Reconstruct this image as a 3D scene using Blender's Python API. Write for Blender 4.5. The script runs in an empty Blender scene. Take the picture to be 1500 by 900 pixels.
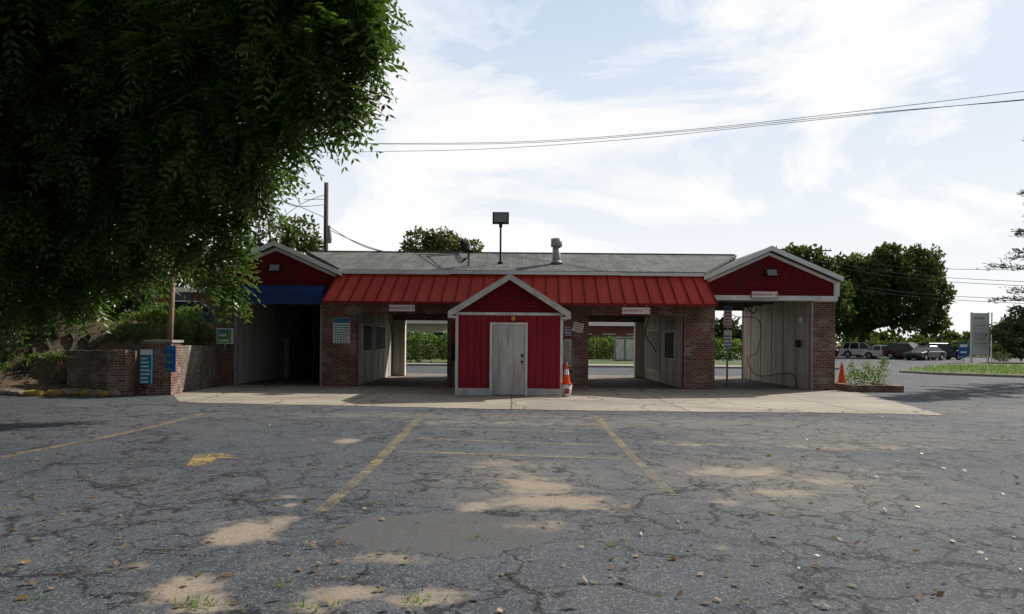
import bpy, math, random
import numpy as np
from mathutils import Vector, Matrix, noise
random.seed(7); rng=np.random.default_rng(7)
F=1056.0; HY=499.0; CAMH=1.6; ROLL=math.radians(0.5)
def unr(x,y):
    dx,dy=x-750,y-HY; c,s=math.cos(ROLL),math.sin(ROLL)
    return 750+dx*c+dy*s, HY+dy*c-dx*s
def W(x,y,Y):
    a,b=unr(x,y); return Vector(((a-750)*Y/F, Y, CAMH+(HY-b)*Y/F))
def G(x,y,z=0.0):
    a,b=unr(x,y); Y=F*(CAMH-z)/(b-HY); return Vector(((a-750)*Y/F,Y,z))
SC=bpy.context.scene
# ---------------------------------------------------------------- materials
class NT:
    def __init__(s,name,world=False):
        if world:
            s.m=bpy.data.worlds.new(name)
        else: s.m=bpy.data.materials.new(name)
        s.m.use_nodes=True; s.nt=s.m.node_tree; s.nt.nodes.clear()
        s.out=s.nt.nodes.new('ShaderNodeOutputWorld' if world else 'ShaderNodeOutputMaterial')
    def n(s,t,ins=None,**props):
        nd=s.nt.nodes.new('ShaderNode'+t)
        for k,v in props.items(): setattr(nd,k,v)
        if ins:
            for k,v in ins.items():
                sock=nd.inputs[k]
                if isinstance(v,bpy.types.NodeSocket): s.nt.links.new(v,sock)
                else:
                    if sock.type=='RGBA' and len(v)==3: v=(*v,1)
                    sock.default_value=v
        return nd
    def math(s,op,a,b=None,clamp=False):
        i={0:a}
        if b is not None: i[1]=b
        return s.n('Math',i,operation=op,use_clamp=clamp).outputs[0]
    def mix(s,f,a,b,mode='MIX'):
        nd=s.nt.nodes.new('ShaderNodeMix'); nd.data_type='RGBA'; nd.blend_type=mode
        for idx,v in ((0,f),(6,a),(7,b)):
            if isinstance(v,bpy.types.NodeSocket): s.nt.links.new(v,nd.inputs[idx])
            else:
                if idx and len(v)==3: v=(*v,1)
                nd.inputs[idx].default_value=v
        return nd.outputs[2]
    def ramp(s,f,a,b,lo=0.0,hi=1.0):
        nd=s.n('MapRange',{0:f,1:a,2:b,3:lo,4:hi},interpolation_type='SMOOTHSTEP'); return nd.outputs[0]
    def noise(s,vec,scale,detail=4,rough=0.55,dist=0):
        return s.n('TexNoise',{'Vector':vec,'Scale':scale,'Detail':detail,'Roughness':rough,'Distortion':dist}).outputs[0]
    def finish(s,col,rough=0.8,bump=None,bstr=0.3,bdist=0.01,metal=0,spec=0.3):
        i={'Base Color':col,'Roughness':rough,'Metallic':metal,'Specular IOR Level':spec}
        if bump is not None:
            b=s.n('Bump',{'Height':bump,'Strength':bstr,'Distance':bdist}); i['Normal']=b.outputs[0]
        p=s.n('BsdfPrincipled',i); s.nt.links.new(p.outputs[0],s.out.inputs[0]); s.p=p
        return s.m
    @property
    def obj(s): return s.n('TexCoord').outputs['Object']
    @property
    def uv(s): return s.n('TexCoord').outputs['UV']

def weathered(name,col,dark=None,amount=0.5,scale=1.2,rough=0.7,streak=False,grain=60,metal=0,bstr=0.15,spec=0.3):
    t=NT(name); v=t.obj
    dark=dark or tuple(c*0.55 for c in col)
    vv=t.n('Mapping',{'Vector':v,'Scale':(3,3,0.35) if streak else (1,1,1)}).outputs[0]
    n1=t.noise(vv,scale,5,0.65); n2=t.noise(v,grain,2)
    f=t.math('MULTIPLY',t.ramp(n1,0.42,0.68),amount)
    c=t.mix(f,col,dark); c=t.mix(t.math('MULTIPLY',t.ramp(n2,0.35,0.7),0.25),c,tuple(x*0.7 for x in col))
    return t.finish(c,rough,n2,bstr,0.004,metal,spec)
def brickmat(name,c1,c2,mortar,w=0.21,h=0.075,ms=0.009,eff=0.4,white=(0.42,0.38,0.34)):
    t=NT(name); uv=t.uv
    b=t.n('TexBrick',{'Vector':uv,'Color1':c1,'Color2':c2,'Mortar':mortar,'Scale':1.0,'Mortar Size':ms,'Mortar Smooth':0.2,'Bias':0.0,'Brick Width':w,'Row Height':h})
    n=t.noise(t.obj,1.6,5,0.7); n2=t.noise(t.obj,35,3,0.6)
    wv=t.n('TexWhiteNoise',{'Vector':t.n('VectorMath',{0:t.n('VectorMath',{0:uv,1:(1/w,1/h,1)},operation='MULTIPLY').outputs[0]},operation='FLOOR').outputs[0]},noise_dimensions='2D').outputs[0]
    c=t.mix(t.math('MULTIPLY',t.ramp(n2,0.4,0.75),0.4),b.outputs[0],tuple(x*0.35 for x in c1))
    f=t.math('MULTIPLY',t.ramp(t.math('ADD',n,t.math('MULTIPLY',wv,0.16)),0.55,0.75),eff)
    c=t.mix(f,c,white)
    n3=t.noise(t.obj,0.9,3)
    c=t.mix(t.math('MULTIPLY',t.ramp(n3,0.45,0.7),0.4),c,(0.03,0.022,0.02))
    h_=t.math('ADD',t.math('MULTIPLY',b.outputs[1],-1.0),t.math('MULTIPLY',n2,0.4))
    return t.finish(c,0.9,h_,0.7,0.012)

M={}
M['brick']=brickmat('brick',(0.27,0.085,0.055),(0.11,0.045,0.038),(0.33,0.29,0.25),ms=0.011,eff=0.5)
M['brick_grey']=brickmat('brick_grey',(0.19,0.13,0.105),(0.12,0.085,0.072),(0.28,0.25,0.21),eff=0.5)
M['red_shingle']=brickmat('red_shingle',(0.22,0.007,0.015),(0.16,0.005,0.011),(0.045,0.003,0.005),w=0.16,h=0.11,ms=0.009,eff=0.0)
t=NT('roof_shingle'); uv=t.uv
b=t.n('TexBrick',{'Vector':uv,'Color1':(0.23,0.25,0.24,1),'Color2':(0.15,0.16,0.16,1),'Mortar':(0.055,0.055,0.055,1),'Scale':1.0,'Mortar Size':0.011,'Brick Width':0.32,'Row Height':0.145,'Bias':0.0})
sv=t.n('Mapping',{'Vector':t.obj,'Scale':(2.2,0.25,0.25)}).outputs[0]
n1=t.noise(sv,1.5,5,0.7); n2=t.noise(t.obj,1.1,3); n3=t.noise(t.obj,80,2)
c=t.mix(t.math('MULTIPLY',t.ramp(n1,0.42,0.6),0.7),b.outputs[0],(0.085,0.082,0.07))
c=t.mix(t.math('MULTIPLY',t.ramp(n2,0.5,0.7),0.45),c,(0.28,0.27,0.23)); c=t.mix(t.math('MULTIPLY',n3,0.35),c,(0.08,0.08,0.08))
M['roof']=t.finish(c,0.95,b.outputs[1],0.3,0.01)
t=NT('red_board'); uv=t.uv; sx=t.n('SeparateXYZ',{0:uv})
fr=t.math('FRACT',t.math('DIVIDE',sx.outputs[0],0.2)); gr=t.ramp(t.math('ABSOLUTE',t.math('SUBTRACT',fr,0.5)),0.02,0.06)
n1=t.noise(t.n('Mapping',{'Vector':t.obj,'Scale':(4,4,0.4)}).outputs[0],2,5,0.7)
sp=t.ramp(t.math('ADD',t.noise(t.obj,5,5,0.8),t.math('MULTIPLY',sx.outputs[1],-0.12)),0.62,0.7)
c=t.mix(t.ramp(n1,0.35,0.75),(0.31,0.006,0.024),(0.20,0.006,0.016)); c=t.mix(t.math('MULTIPLY',sp,0.45),c,(0.30,0.15,0.14)); c=t.mix(gr,(0.045,0.002,0.005),c)
M['board']=t.finish(c,0.55,gr,0.6,0.01)
M['board_dark']=weathered('red_siding',(0.17,0.005,0.010),(0.07,0.004,0.006),0.6,1.5)
t=NT('red_metal'); v=t.obj
st=t.n('Mapping',{'Vector':v,'Scale':(5,0.5,0.5)}).outputs[0]
n1=t.noise(st,1.6,5,0.7); n2=t.noise(v,0.7,3)
pn=t.n('TexWhiteNoise',{'W':t.math('FLOOR',t.math('DIVIDE',t.math('ADD',t.n('SeparateXYZ',{0:v}).outputs[0],6.2),0.43))},noise_dimensions='1D').outputs[0]
c=t.mix(t.ramp(n1,0.35,0.75),(0.64,0.055,0.036),(0.46,0.036,0.027)); c=t.mix(t.math('MULTIPLY',t.ramp(n2,0.45,0.7),0.5),c,(0.68,0.11,0.07)); c=t.mix(t.math('MULTIPLY',pn,0.25),c,(0.34,0.024,0.018))
M['mansard']=t.finish(c,0.45,n2,0.1,0.01,0,0.4)
M['seam']=weathered('red_seam',(0.24,0.016,0.012),None,0.4)
M['white']=weathered('white_trim',(0.78,0.78,0.77),(0.42,0.41,0.39),0.6,2.5,0.6)
M['gutter']=weathered('gutter_metal',(0.82,0.84,0.85),(0.55,0.55,0.54),0.4,1.2,0.45)
M['greytrim']=weathered('grey_trim',(0.36,0.34,0.33),(0.2,0.18,0.17),0.6,3)
M['shedtrim']=weathered('shed_trim',(0.62,0.61,0.60),(0.34,0.32,0.31),0.7,3)
M['door']=weathered('door_paint',(0.60,0.62,0.62),(0.27,0.23,0.19),0.75,1.3,0.6,streak=True)
M['inwall']=weathered('interior_panel',(0.55,0.51,0.44),(0.25,0.20,0.145),0.75,0.7,0.5,streak=True)
M['inwall2']=weathered('interior_panel_pale',(0.54,0.52,0.48),(0.28,0.25,0.21),0.6,0.9,0.5,streak=True)
M['ceil']=weathered('ceiling_wood',(0.14,0.115,0.09),(0.06,0.045,0.037),0.6,1)
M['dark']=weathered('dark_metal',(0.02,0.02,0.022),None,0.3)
M['blue']=weathered('blue_canvas',(0.010,0.05,0.19),(0.007,0.025,0.09),0.6,2)
M['steel']=weathered('galvanised',(0.42,0.43,0.43),(0.24,0.23,0.22),0.5,3,0.5,metal=0.2)
M['wood']=weathered('pole_wood',(0.14,0.10,0.075),(0.06,0.045,0.035),0.6,3,0.9,streak=True)
M['postwood']=weathered('post_wood',(0.30,0.21,0.14),(0.15,0.10,0.07),0.5,3,0.9)
M['bark']=weathered('bark',(0.07,0.055,0.042),(0.025,0.02,0.017),0.7,5,0.95,bstr=0.6)
M['glassdark']=weathered('window_glass',(0.02,0.025,0.03),None,0.3,rough=0.08,spec=0.6,bstr=0)
M['signwhite']=weathered('sign_white',(0.80,0.80,0.79),(0.6,0.6,0.58),0.3,3)
M['signred']=weathered('sign_red',(0.4,0.02,0.02),None,0.2)
M['signblue']=weathered('sign_blue',(0.02,0.12,0.38),None,0.2)
M['signcyan']=weathered('sign_cyan',(0.03,0.22,0.38),None,0.3)
M['signgreen']=weathered('sign_green',(0.12,0.3,0.12),None,0.3)
M['signink']=weathered('sign_ink',(0.05,0.05,0.06),None,0.2)
M['yellow']=weathered('yellow_plastic',(0.6,0.38,0.03),None,0.4)
M['orange']=weathered('cone_orange',(0.85,0.10,0.015),(0.4,0.06,0.02),0.4,6,0.5)
M['tyre']=weathered('tyre_rubber',(0.02,0.02,0.02),None,0.3)
M['rim']=weathered('rim_alloy',(0.4,0.4,0.42),None,0.2,metal=0.7,rough=0.3)
M['rock']=weathered('rock',(0.26,0.23,0.2),(0.12,0.1,0.08),0.7,4,0.95,bstr=0.5)
M['rockyellow']=weathered('rock_yellow_paint',(0.38,0.27,0.06),(0.20,0.16,0.08),0.8,6,0.85)
M['cable']=weathered('cable',(0.02,0.02,0.022),None,0.2)
M['redbrick_far']=weathered('far_brick',(0.28,0.09,0.06),None,0.5)
M['wallpale']=weathered('far_wall_pale',(0.55,0.5,0.46),None,0.4)
M['farroof']=weathered('far_roof',(0.12,0.11,0.11),None,0.4)
M['lamp_lens']=weathered('lamp_lens',(0.25,0.27,0.27),None,0.2,rough=0.15)
M['kerb']=weathered('kerb_concrete',(0.38,0.36,0.32),(0.2,0.19,0.17),0.6,1.5,0.9)
# concrete
t=NT('concrete'); v=t.obj
b=t.n('TexBrick',{'Vector':v,'Color1':(1,1,1,1),'Color2':(0.84,0.84,0.84,1),'Mortar':(0.22,0.2,0.18,1),'Scale':1.0,'Mortar Size':0.022,'Brick Width':4.1,'Row Height':3.9,'Bias':0.0},offset=0.0)
n1=t.noise(v,0.45,5,0.65); n3=t.noise(v,90,2); n4=t.noise(v,1.7,6,0.75,0.6)
c=t.mix(t.ramp(n1,0.35,0.65),(0.44,0.38,0.31),(0.33,0.285,0.235))
c=t.mix(t.math('MULTIPLY',t.ramp(n4,0.42,0.3),0.55),c,(0.18,0.155,0.125)); c=t.mix(t.math('MULTIPLY',t.ramp(n4,0.55,0.7),0.5),c,(0.50,0.43,0.34))
c=t.mix(t.math('MULTIPLY',t.ramp(n3,0.4,0.7),0.3),c,(0.17,0.15,0.13)); c=t.mix(0.85,c,b.outputs[0],'MULTIPLY')
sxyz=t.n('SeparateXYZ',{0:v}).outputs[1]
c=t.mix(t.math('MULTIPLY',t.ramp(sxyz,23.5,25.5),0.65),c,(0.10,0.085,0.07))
dv=t.n('VectorMath',{0:v,1:t.n('VectorMath',{0:t.n('TexNoise',{'Vector':v,'Scale':1.2,'Detail':4}).outputs[1],1:(0.9,0.9,0.9)},operation='MULTIPLY').outputs[0]},operation='ADD').outputs[0]
ck=t.n('TexVoronoi',{'Vector':dv,'Scale':0.32},feature='DISTANCE_TO_EDGE').outputs[0]
c=t.mix(t.ramp(ck,0.002,0.008),(0.05,0.045,0.04),c)
M['concrete']=t.finish(c,0.9,n3,0.3,0.004)
# asphalt
t=NT('asphalt'); v=t.obj
nz=t.n('TexNoise',{'Vector':v,'Scale':1.6,'Detail':5,'Roughness':0.65})
off=t.n('VectorMath',{0:t.n('VectorMath',{0:nz.outputs[1],1:(0.5,0.5,0.5)},operation='SUBTRACT').outputs[0],1:(1.0,1.0,0.0)},operation='MULTIPLY').outputs[0]
dv=t.n('VectorMath',{0:v,1:off},operation='ADD').outputs[0]
nz2=t.n('TexNoise',{'Vector':v,'Scale':16,'Detail':2})
dv=t.n('VectorMath',{0:dv,1:t.n('VectorMath',{0:nz2.outputs[1],1:(0.06,0.06,0.0)},operation='MULTIPLY').outputs[0]},operation='ADD').outputs[0]
big=t.noise(v,0.16,4,0.6); mid=nz.outputs[0]; fine=t.noise(v,42,3,0.8)
stone=t.n('TexVoronoi',{'Vector':v,'Scale':85.0}).outputs[1]; stv=t.n('SeparateColor',{0:stone}).outputs[0]
c=t.mix(t.ramp(big,0.38,0.62),(0.062,0.070,0.084),(0.094,0.100,0.111))
c=t.mix(t.math('MULTIPLY',t.ramp(mid,0.4,0.7),0.5),c,(0.044,0.050,0.061))
c=t.mix(t.math('MULTIPLY',t.ramp(fine,0.45,0.72),0.7),c,(0.020,0.022,0.026))
c=t.mix(t.math('MULTIPLY',t.ramp(stv,0.72,0.95),0.55),c,(0.26,0.27,0.28))
m0=t.noise(v,0.42,3)
m1=t.ramp(m0,0.45,0.54); m2=t.ramp(m0,0.32,0.46)
def crk(scale,w,mask=None,seed=0):
    vv=t.n('VectorMath',{0:dv,1:(seed,seed*1.7,0)},operation='ADD').outputs[0]
    d=t.n('TexVoronoi',{'Vector':vv,'Scale':scale},feature='DISTANCE_TO_EDGE').outputs[0]
    wv=t.math('MULTIPLY',t.ramp(fine,0.3,0.75,0.3,1.5),w); wv=t.math('MULTIPLY',wv,t.ramp(mid,0.3,0.65,0.4,1.6))
    k=t.math('SUBTRACT',1.0,t.math('DIVIDE',d,wv,True),True)
    k=t.math('POWER',k,0.7)
    if mask is not None: k=t.math('MULTIPLY',k,mask)
    return k
c1=crk(0.40,0.010,None,3); c2=crk(1.15,0.021,m2,11); c3=crk(3.1,0.042,m1,7)
k=t.math('MAXIMUM',t.math('MAXIMUM',c1,c2),t.math('MULTIPLY',c3,0.95))
att=t.n('Attribute',attribute_name='sand').outputs['Fac']; pat=t.n('Attribute',attribute_name='patch').outputs['Fac']; br=t.n('Attribute',attribute_name='brown').outputs['Fac']
n5=t.noise(v,3.0,7,0.75)
c=t.mix(t.math('MULTIPLY',t.ramp(t.math('ADD',br,t.math('MULTIPLY',t.math('SUBTRACT',n5,0.5),1.8)),0.35,1.05),0.5),c,(0.23,0.20,0.165))
pm=t.ramp(t.math('ADD',pat,t.math('MULTIPLY',t.math('SUBTRACT',n5,0.5),0.5)),0.42,0.48)
c=t.mix(t.math('MULTIPLY',pm,0.7),c,(0.108,0.102,0.098))
k=t.math('MULTIPLY',k,t.math('SUBTRACT',1.0,t.math('MULTIPLY',pm,0.9)))
c=t.mix(k,c,(0.010,0.010,0.012))
sv=t.math('ADD',att,t.math('ADD',t.math('MULTIPLY',t.math('SUBTRACT',n5,0.5),1.7),t.math('MULTIPLY',t.math('SUBTRACT',fine,0.5),1.1)))
sm=t.ramp(sv,0.32,0.78)
sc=t.mix(t.ramp(fine,0.35,0.65),(0.43,0.345,0.26),(0.26,0.215,0.165))
sc=t.mix(t.math('MULTIPLY',t.ramp(stv,0.7,0.9),0.5),sc,(0.13,0.11,0.09))
c=t.mix(t.math('MULTIPLY',sm,0.9),c,sc)
h=t.math('ADD',t.math('MULTIPLY',fine,0.8),t.math('MULTIPLY',stv,0.25))
M['asphalt']=t.finish(c,0.88,h,0.5,0.012,0,0.25)
def worn(name,col,lo,hi,op=1.0):
    t=NT(name); v=t.obj
    n1=t.noise(v,2.4,5,0.75); n2=t.noise(v,30,3,0.75)
    f=t.math('MULTIPLY',t.ramp(t.math('ADD',t.math('MULTIPLY',n1,0.5),t.math('MULTIPLY',n2,0.5)),lo,hi),op)
    p=t.n('BsdfPrincipled',{'Base Color':(*col,1),'Roughness':0.8}); tr=t.n('BsdfTransparent')
    mx=t.n('MixShader',{0:f,1:tr.outputs[0],2:p.outputs[0]}); t.nt.links.new(mx.outputs[0],t.out.inputs[0]); return t.m
M['paint']=worn('worn_yellow_paint',(0.30,0.25,0.15),0.40,0.62,0.75)
M['paint2']=worn('yellow_paint',(0.32,0.25,0.12),0.40,0.62,0.8)
M['paint3']=worn('arrow_paint',(0.38,0.27,0.09),0.42,0.56,0.9)
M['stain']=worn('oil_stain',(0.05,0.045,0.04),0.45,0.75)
def earth(name,a,b,c3):
    t=NT(name); v=t.obj
    n1=t.noise(v,0.8,5,0.7); n2=t.noise(v,12,4,0.7)
    c=t.mix(t.ramp(n1,0.4,0.6),a,b); c=t.mix(t.math('MULTIPLY',t.ramp(n2,0.4,0.65),0.7),c,c3)
    return t.finish(c,0.95,n2,0.6,0.05)
M['dirt']=earth('dirt',(0.18,0.125,0.085),(0.10,0.075,0.05),(0.045,0.045,0.022))
M['grass']=earth('grass',(0.09,0.13,0.03),(0.12,0.15,0.045),(0.05,0.075,0.02))
M['groundm']=earth('ground',(0.10,0.11,0.05),(0.12,0.11,0.07),(0.06,0.07,0.03))
def leafmat(name,dark,light,trans=0.35,rough=0.5):
    t=NT(name); a=t.n('Attribute',attribute_name='tint').outputs['Fac']
    c=t.mix(a,dark,light)
    p=t.n('BsdfPrincipled',{'Base Color':c,'Roughness':rough,'Specular IOR Level':0.4})
    c2=t.mix(0.5,c,(light[0]*1.6,light[1]*1.7,light[2]*0.7))
    tr=t.n('BsdfTranslucent',{'Color':c2}); mx=t.n('MixShader',{0:trans,1:p.outputs[0],2:tr.outputs[0]})
    t.nt.links.new(mx.outputs[0],t.out.inputs[0]); return t.m
M['leafnear']=leafmat('leaf_near',(0.014,0.032,0.010),(0.09,0.155,0.030),0.38,0.4)
M['leafdark']=leafmat('leaf_dark',(0.010,0.021,0.007),(0.035,0.062,0.015),0.2)
M['leaffar']=leafmat('leaf_far',(0.030,0.050,0.016),(0.10,0.14,0.032),0.3,0.7)
M['leafolive']=leafmat('leaf_olive',(0.06,0.07,0.02),(0.16,0.15,0.045),0.3,0.7)
M['needle']=leafmat('needles',(0.018,0.035,0.014),(0.045,0.08,0.03),0.15,0.7)
M['weed']=leafmat('weed_leaf',(0.045,0.085,0.02),(0.15,0.23,0.05),0.4)
M['litter']=leafmat('leaf_litter',(0.13,0.06,0.028),(0.30,0.20,0.07),0.15)
M['littergreen']=leafmat('leaf_litter_green',(0.10,0.16,0.04),(0.24,0.3,0.09),0.2)
def carpaint(name,col):
    t=NT(name); m=t.finish((*col,1),0.3,None,0,0,0.1,0.5); t.p.inputs['Coat Weight'].default_value=0.6; return m
# ---------------------------------------------------------------- mesh builder
def put(o,parent=None):
    SC.collection.objects.link(o)
    if parent:
        o.parent=parent; o.matrix_parent_inverse=Matrix.Translation(-parent.location)
    return o
def empty(name,loc=(0,0,0)):
    e=bpy.data.objects.new(name,None); e.location=loc; e.empty_display_size=0.3; SC.collection.objects.link(e); return e
class B:
    def __init__(s): s.v=[];s.f=[];s.m=[];s.mats=[];s.sm=[]
    def mi(s,m):
        m=M[m] if isinstance(m,str) else m
        if m not in s.mats: s.mats.append(m)
        return s.mats.index(m)
    def face(s,pts,m,smooth=False):
        k=len(s.v); s.v+= [tuple(p) for p in pts]; s.f.append(tuple(range(k,k+len(pts)))); s.m.append(s.mi(m)); s.sm.append(smooth)
    def hexa(s,p,m,smooth=False):
        k=len(s.v); s.v+=[tuple(q) for q in p]; i=s.mi(m)
        for f in ((3,2,1,0),(4,5,6,7),(0,1,5,4),(1,2,6,5),(2,3,7,6),(3,0,4,7)):
            s.f.append(tuple(k+a for a in f)); s.m.append(i); s.sm.append(smooth)
    def box(s,x0,x1,y0,y1,z0,z1,m,R=None):
        p=[(x0,y0,z0),(x1,y0,z0),(x1,y1,z0),(x0,y1,z0),(x0,y0,z1),(x1,y0,z1),(x1,y1,z1),(x0,y1,z1)]
        if R is not None: p=[R@Vector(q) for q in p]
        s.hexa(p,m)
    def prism(s,pts,a,b,m,axis='Y'):
        def q(p,t): return (p[0],t,p[1]) if axis=='Y' else (t,p[0],p[1])
        k=len(s.v); n=len(pts); s.v+=[q(p,a) for p in pts]+[q(p,b) for p in pts]; i=s.mi(m)
        fs=[tuple(k+j for j in range(n)),tuple(k+n+j for j in reversed(range(n)))]
        fs+=[(k+(j+1)%n,k+j,k+n+j,k+n+(j+1)%n) for j in range(n)]
        for f in fs: s.f.append(f); s.m.append(i); s.sm.append(False)
    def tube(s,pts,rad,m,seg=10,cap=True):
        pts=[Vector(p) for p in pts]; k0=len(s.v); i=s.mi(m); n=len(pts)
        if not hasattr(rad,'__len__'): rad=[rad]*n
        prev=None
        for j,p in enumerate(pts):
            d=(pts[min(j+1,n-1)]-pts[max(j-1,0)]).normalized()
            u=Vector((1,0,0)) if prev is None else prev
            if abs(u.dot(d))>0.95: u=Vector((0,1,0))
            u=(u-d*u.dot(d)).normalized(); prev=u; w=d.cross(u)
            for a in range(seg):
                th=2*math.pi*a/seg; s.v.append(tuple(p+(u*math.cos(th)+w*math.sin(th))*rad[j]))
        for j in range(n-1):
            for a in range(seg):
                b=(a+1)%seg; s.f.append((k0+j*seg+a,k0+j*seg+b,k0+(j+1)*seg+b,k0+(j+1)*seg+a)); s.m.append(i); s.sm.append(True)
        if cap:
            s.f.append(tuple(k0+a for a in reversed(range(seg)))); s.m.append(i); s.sm.append(False)
            s.f.append(tuple(k0+(n-1)*seg+a for a in range(seg))); s.m.append(i); s.sm.append(False)
    def make(s,name,parent=None,bevel=0):
        me=bpy.data.meshes.new(name); me.from_pydata(s.v,[],s.f)
        for m in s.mats: me.materials.append(m)
        me.polygons.foreach_set('material_index',s.m); me.polygons.foreach_set('use_smooth',s.sm)
        uv=me.uv_layers.new(name='UVMap'); data=np.zeros(len(me.loops)*2)
        for p in me.polygons:
            nn=p.normal
            if abs(nn.z)>0.98: tt=Vector((1,0,0)); bb=Vector((0,1,0))
            else:
                tt=Vector((0,0,1)).cross(nn).normalized(); bb=nn.cross(tt)
            for li in p.loop_indices:
                co=me.vertices[me.loops[li].vertex_index].co
                data[2*li]=co.dot(tt); data[2*li+1]=co.dot(bb)
        uv.data.foreach_set('uv',data); me.update()
        o=bpy.data.objects.new(name,me); put(o,parent)
        if bevel:
            md=o.modifiers.new('bevel','BEVEL'); md.width=bevel; md.segments=2; md.limit_method='ANGLE'
        return o
def curve(name,pts,r,m,parent=None,smooth=True):
    cu=bpy.data.curves.new(name,'CURVE'); cu.dimensions='3D'; cu.bevel_depth=r; cu.bevel_resolution=2
    sp=cu.splines.new('POLY'); pts=[Vector(p) for p in pts]
    if smooth and len(pts)>2:
        q=[]
        for i in range(len(pts)-1):
            p0=pts[max(i-1,0)];p1=pts[i];p2=pts[i+1];p3=pts[min(i+2,len(pts)-1)]
            for k in range(8):
                t_=k/8; q.append(0.5*((2*p1)+(p2-p0)*t_+(2*p0-5*p1+4*p2-p3)*t_**2+(3*p1-p0-3*p2+p3)*t_**3))
        q.append(pts[-1]); pts=q
    sp.points.add(len(pts)-1)
    for i,p in enumerate(pts): sp.points[i].co=(*p,1)
    cu.materials.append(M[m]); o=bpy.data.objects.new(name,cu); return put(o,parent)
def text(name,body,size,loc,mat,parent,rotz=0,tilt=0,ext=0.002,bold=0.0):
    cu=bpy.data.curves.new(name,'FONT'); cu.body=body; cu.size=size; cu.align_x='CENTER'; cu.align_y='CENTER'; cu.extrude=ext; cu.offset=bold
    cu.materials.append(M[mat]); o=bpy.data.objects.new(name,cu)
    put(o,parent); o.location=loc; o.rotation_euler=(math.radians(90),tilt,rotz); return o
# ---------------------------------------------------------------- foliage
def quads(name,P,A,S,tint,mat,parent=None):
    n=len(P); v=np.empty((n,4,3)); v[:,0]=P; v[:,1]=P+A*0.45+S*0.5; v[:,2]=P+A; v[:,3]=P+A*0.45-S*0.5
    me=bpy.data.meshes.new(name); me.vertices.add(n*4); me.vertices.foreach_set('co',v.reshape(-1))
    me.loops.add(n*4); me.loops.foreach_set('vertex_index',np.arange(n*4,dtype=np.int32))
    me.polygons.add(n); me.polygons.foreach_set('loop_start',np.arange(0,n*4,4,dtype=np.int32)); me.polygons.foreach_set('loop_total',np.full(n,4,dtype=np.int32))
    me.update(calc_edges=True); at=me.attributes.new('tint','FLOAT','POINT'); at.data.foreach_set('value',np.repeat(np.clip(tint,0,1),4))
    me.materials.append(M[mat]); o=bpy.data.objects.new(name,me); put(o,parent); return o
def norm(a): return a/np.maximum(np.linalg.norm(a,axis=1,keepdims=True),1e-6)
def lobe_pts(lobes,dens,shell=0.6,rough=0.35):
    P=[];N=[]
    for (c,r) in lobes:
        r=np.array(r if hasattr(r,'__len__') else (r,r,r)); n=int(dens*float(np.mean(r))**2)+1
        d=norm(rng.normal(size=(n,3)))
        k=np.array([0.82+rough*noise.noise(Vector(q*1.9)+Vector(c)*0.7)+0.2*noise.noise(Vector(q*4.5)+Vector(c)) for q in d])
        rad=(shell+(1-shell)*rng.random(n)**0.5)*k
        P.append(np.array(c)+d*rad[:,None]*r); N.append(d)
    return np.concatenate(P),np.concatenate(N)
def fronds(name,lobes,dens,L,mat,parent,per=8,pairs=6,hang=0.45):
    C,N=lobe_pts(lobes,dens)
    P=np.repeat(C,per,0)+rng.normal(size=(len(C)*per,3))*0.05; Nn=np.repeat(N,per,0)
    d=norm(rng.normal(size=P.shape)*0.75+Nn*0.7+np.array([0,0,-0.1])); ll=L*(0.6+0.7*rng.random(len(P)))
    base_t=np.repeat(rng.random(len(C))**1.3,per)*0.8+rng.random(len(P))*0.35
    up=np.array([0,0,1.0])+rng.normal(size=P.shape)*0.35
    side=norm(np.cross(d,up)); upn=norm(np.cross(side,d))
    PP=[];AA=[];SS=[];TT=[]
    for j in range(pairs):
        t_=(j+1)/(pairs+0.5); pos=P+d*(ll*t_)[:,None]; pos[:,2]-=hang*ll*t_**2
        for sg in (-1,1):
            a=side*sg*0.85+d*0.5+rng.normal(size=d.shape)*0.14; a[:,2]-=0.1+0.3*t_; a=norm(a)
            le=ll*0.31*(1.15-abs(t_-0.45)); w=norm(np.cross(a,upn))
            PP.append(pos);AA.append(a*le[:,None]);SS.append(w*(le*0.36)[:,None]);TT.append(base_t+rng.normal(size=len(P))*0.1)
    return quads(name,np.concatenate(PP),np.concatenate(AA),np.concatenate(SS),np.concatenate(TT),mat,parent)
def leafcloud(name,lobes,dens,size,mat,parent=None,shell=0.55,rough=0.4,aspect=0.6):
    P,N=lobe_pts(lobes,dens,shell,rough); n=len(P)
    A=norm(rng.normal(size=(n,3))+N*0.3); S=norm(np.cross(A,rng.normal(size=(n,3))+N*0.6))
    s=size*(0.5+rng.random(n)); cl=np.array([noise.noise(Vector(p)*(0.25/size)) for p in P])
    return quads(name,P,A*s[:,None],S*(s*aspect)[:,None],0.45+cl*0.7+rng.normal(size=n)*0.15,mat,parent)
def limb(b,p0,p1,r0,r1,wob=0.1,n=7,mat='bark',seg=8):
    p0=Vector(p0);p1=Vector(p1);L=(p1-p0).length; pts=[];rs=[]
    for i in range(n):
        t_=i/(n-1); p=p0.lerp(p1,t_); p+=Vector(noise.noise_vector(p*0.8+Vector((3,1,2))))*wob*L*math.sin(math.pi*t_); p.z+=0.08*L*math.sin(math.pi*t_)
        pts.append(p); rs.append(r0+(r1-r0)*t_)
    b.tube(pts,rs,mat,seg); return pts
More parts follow.
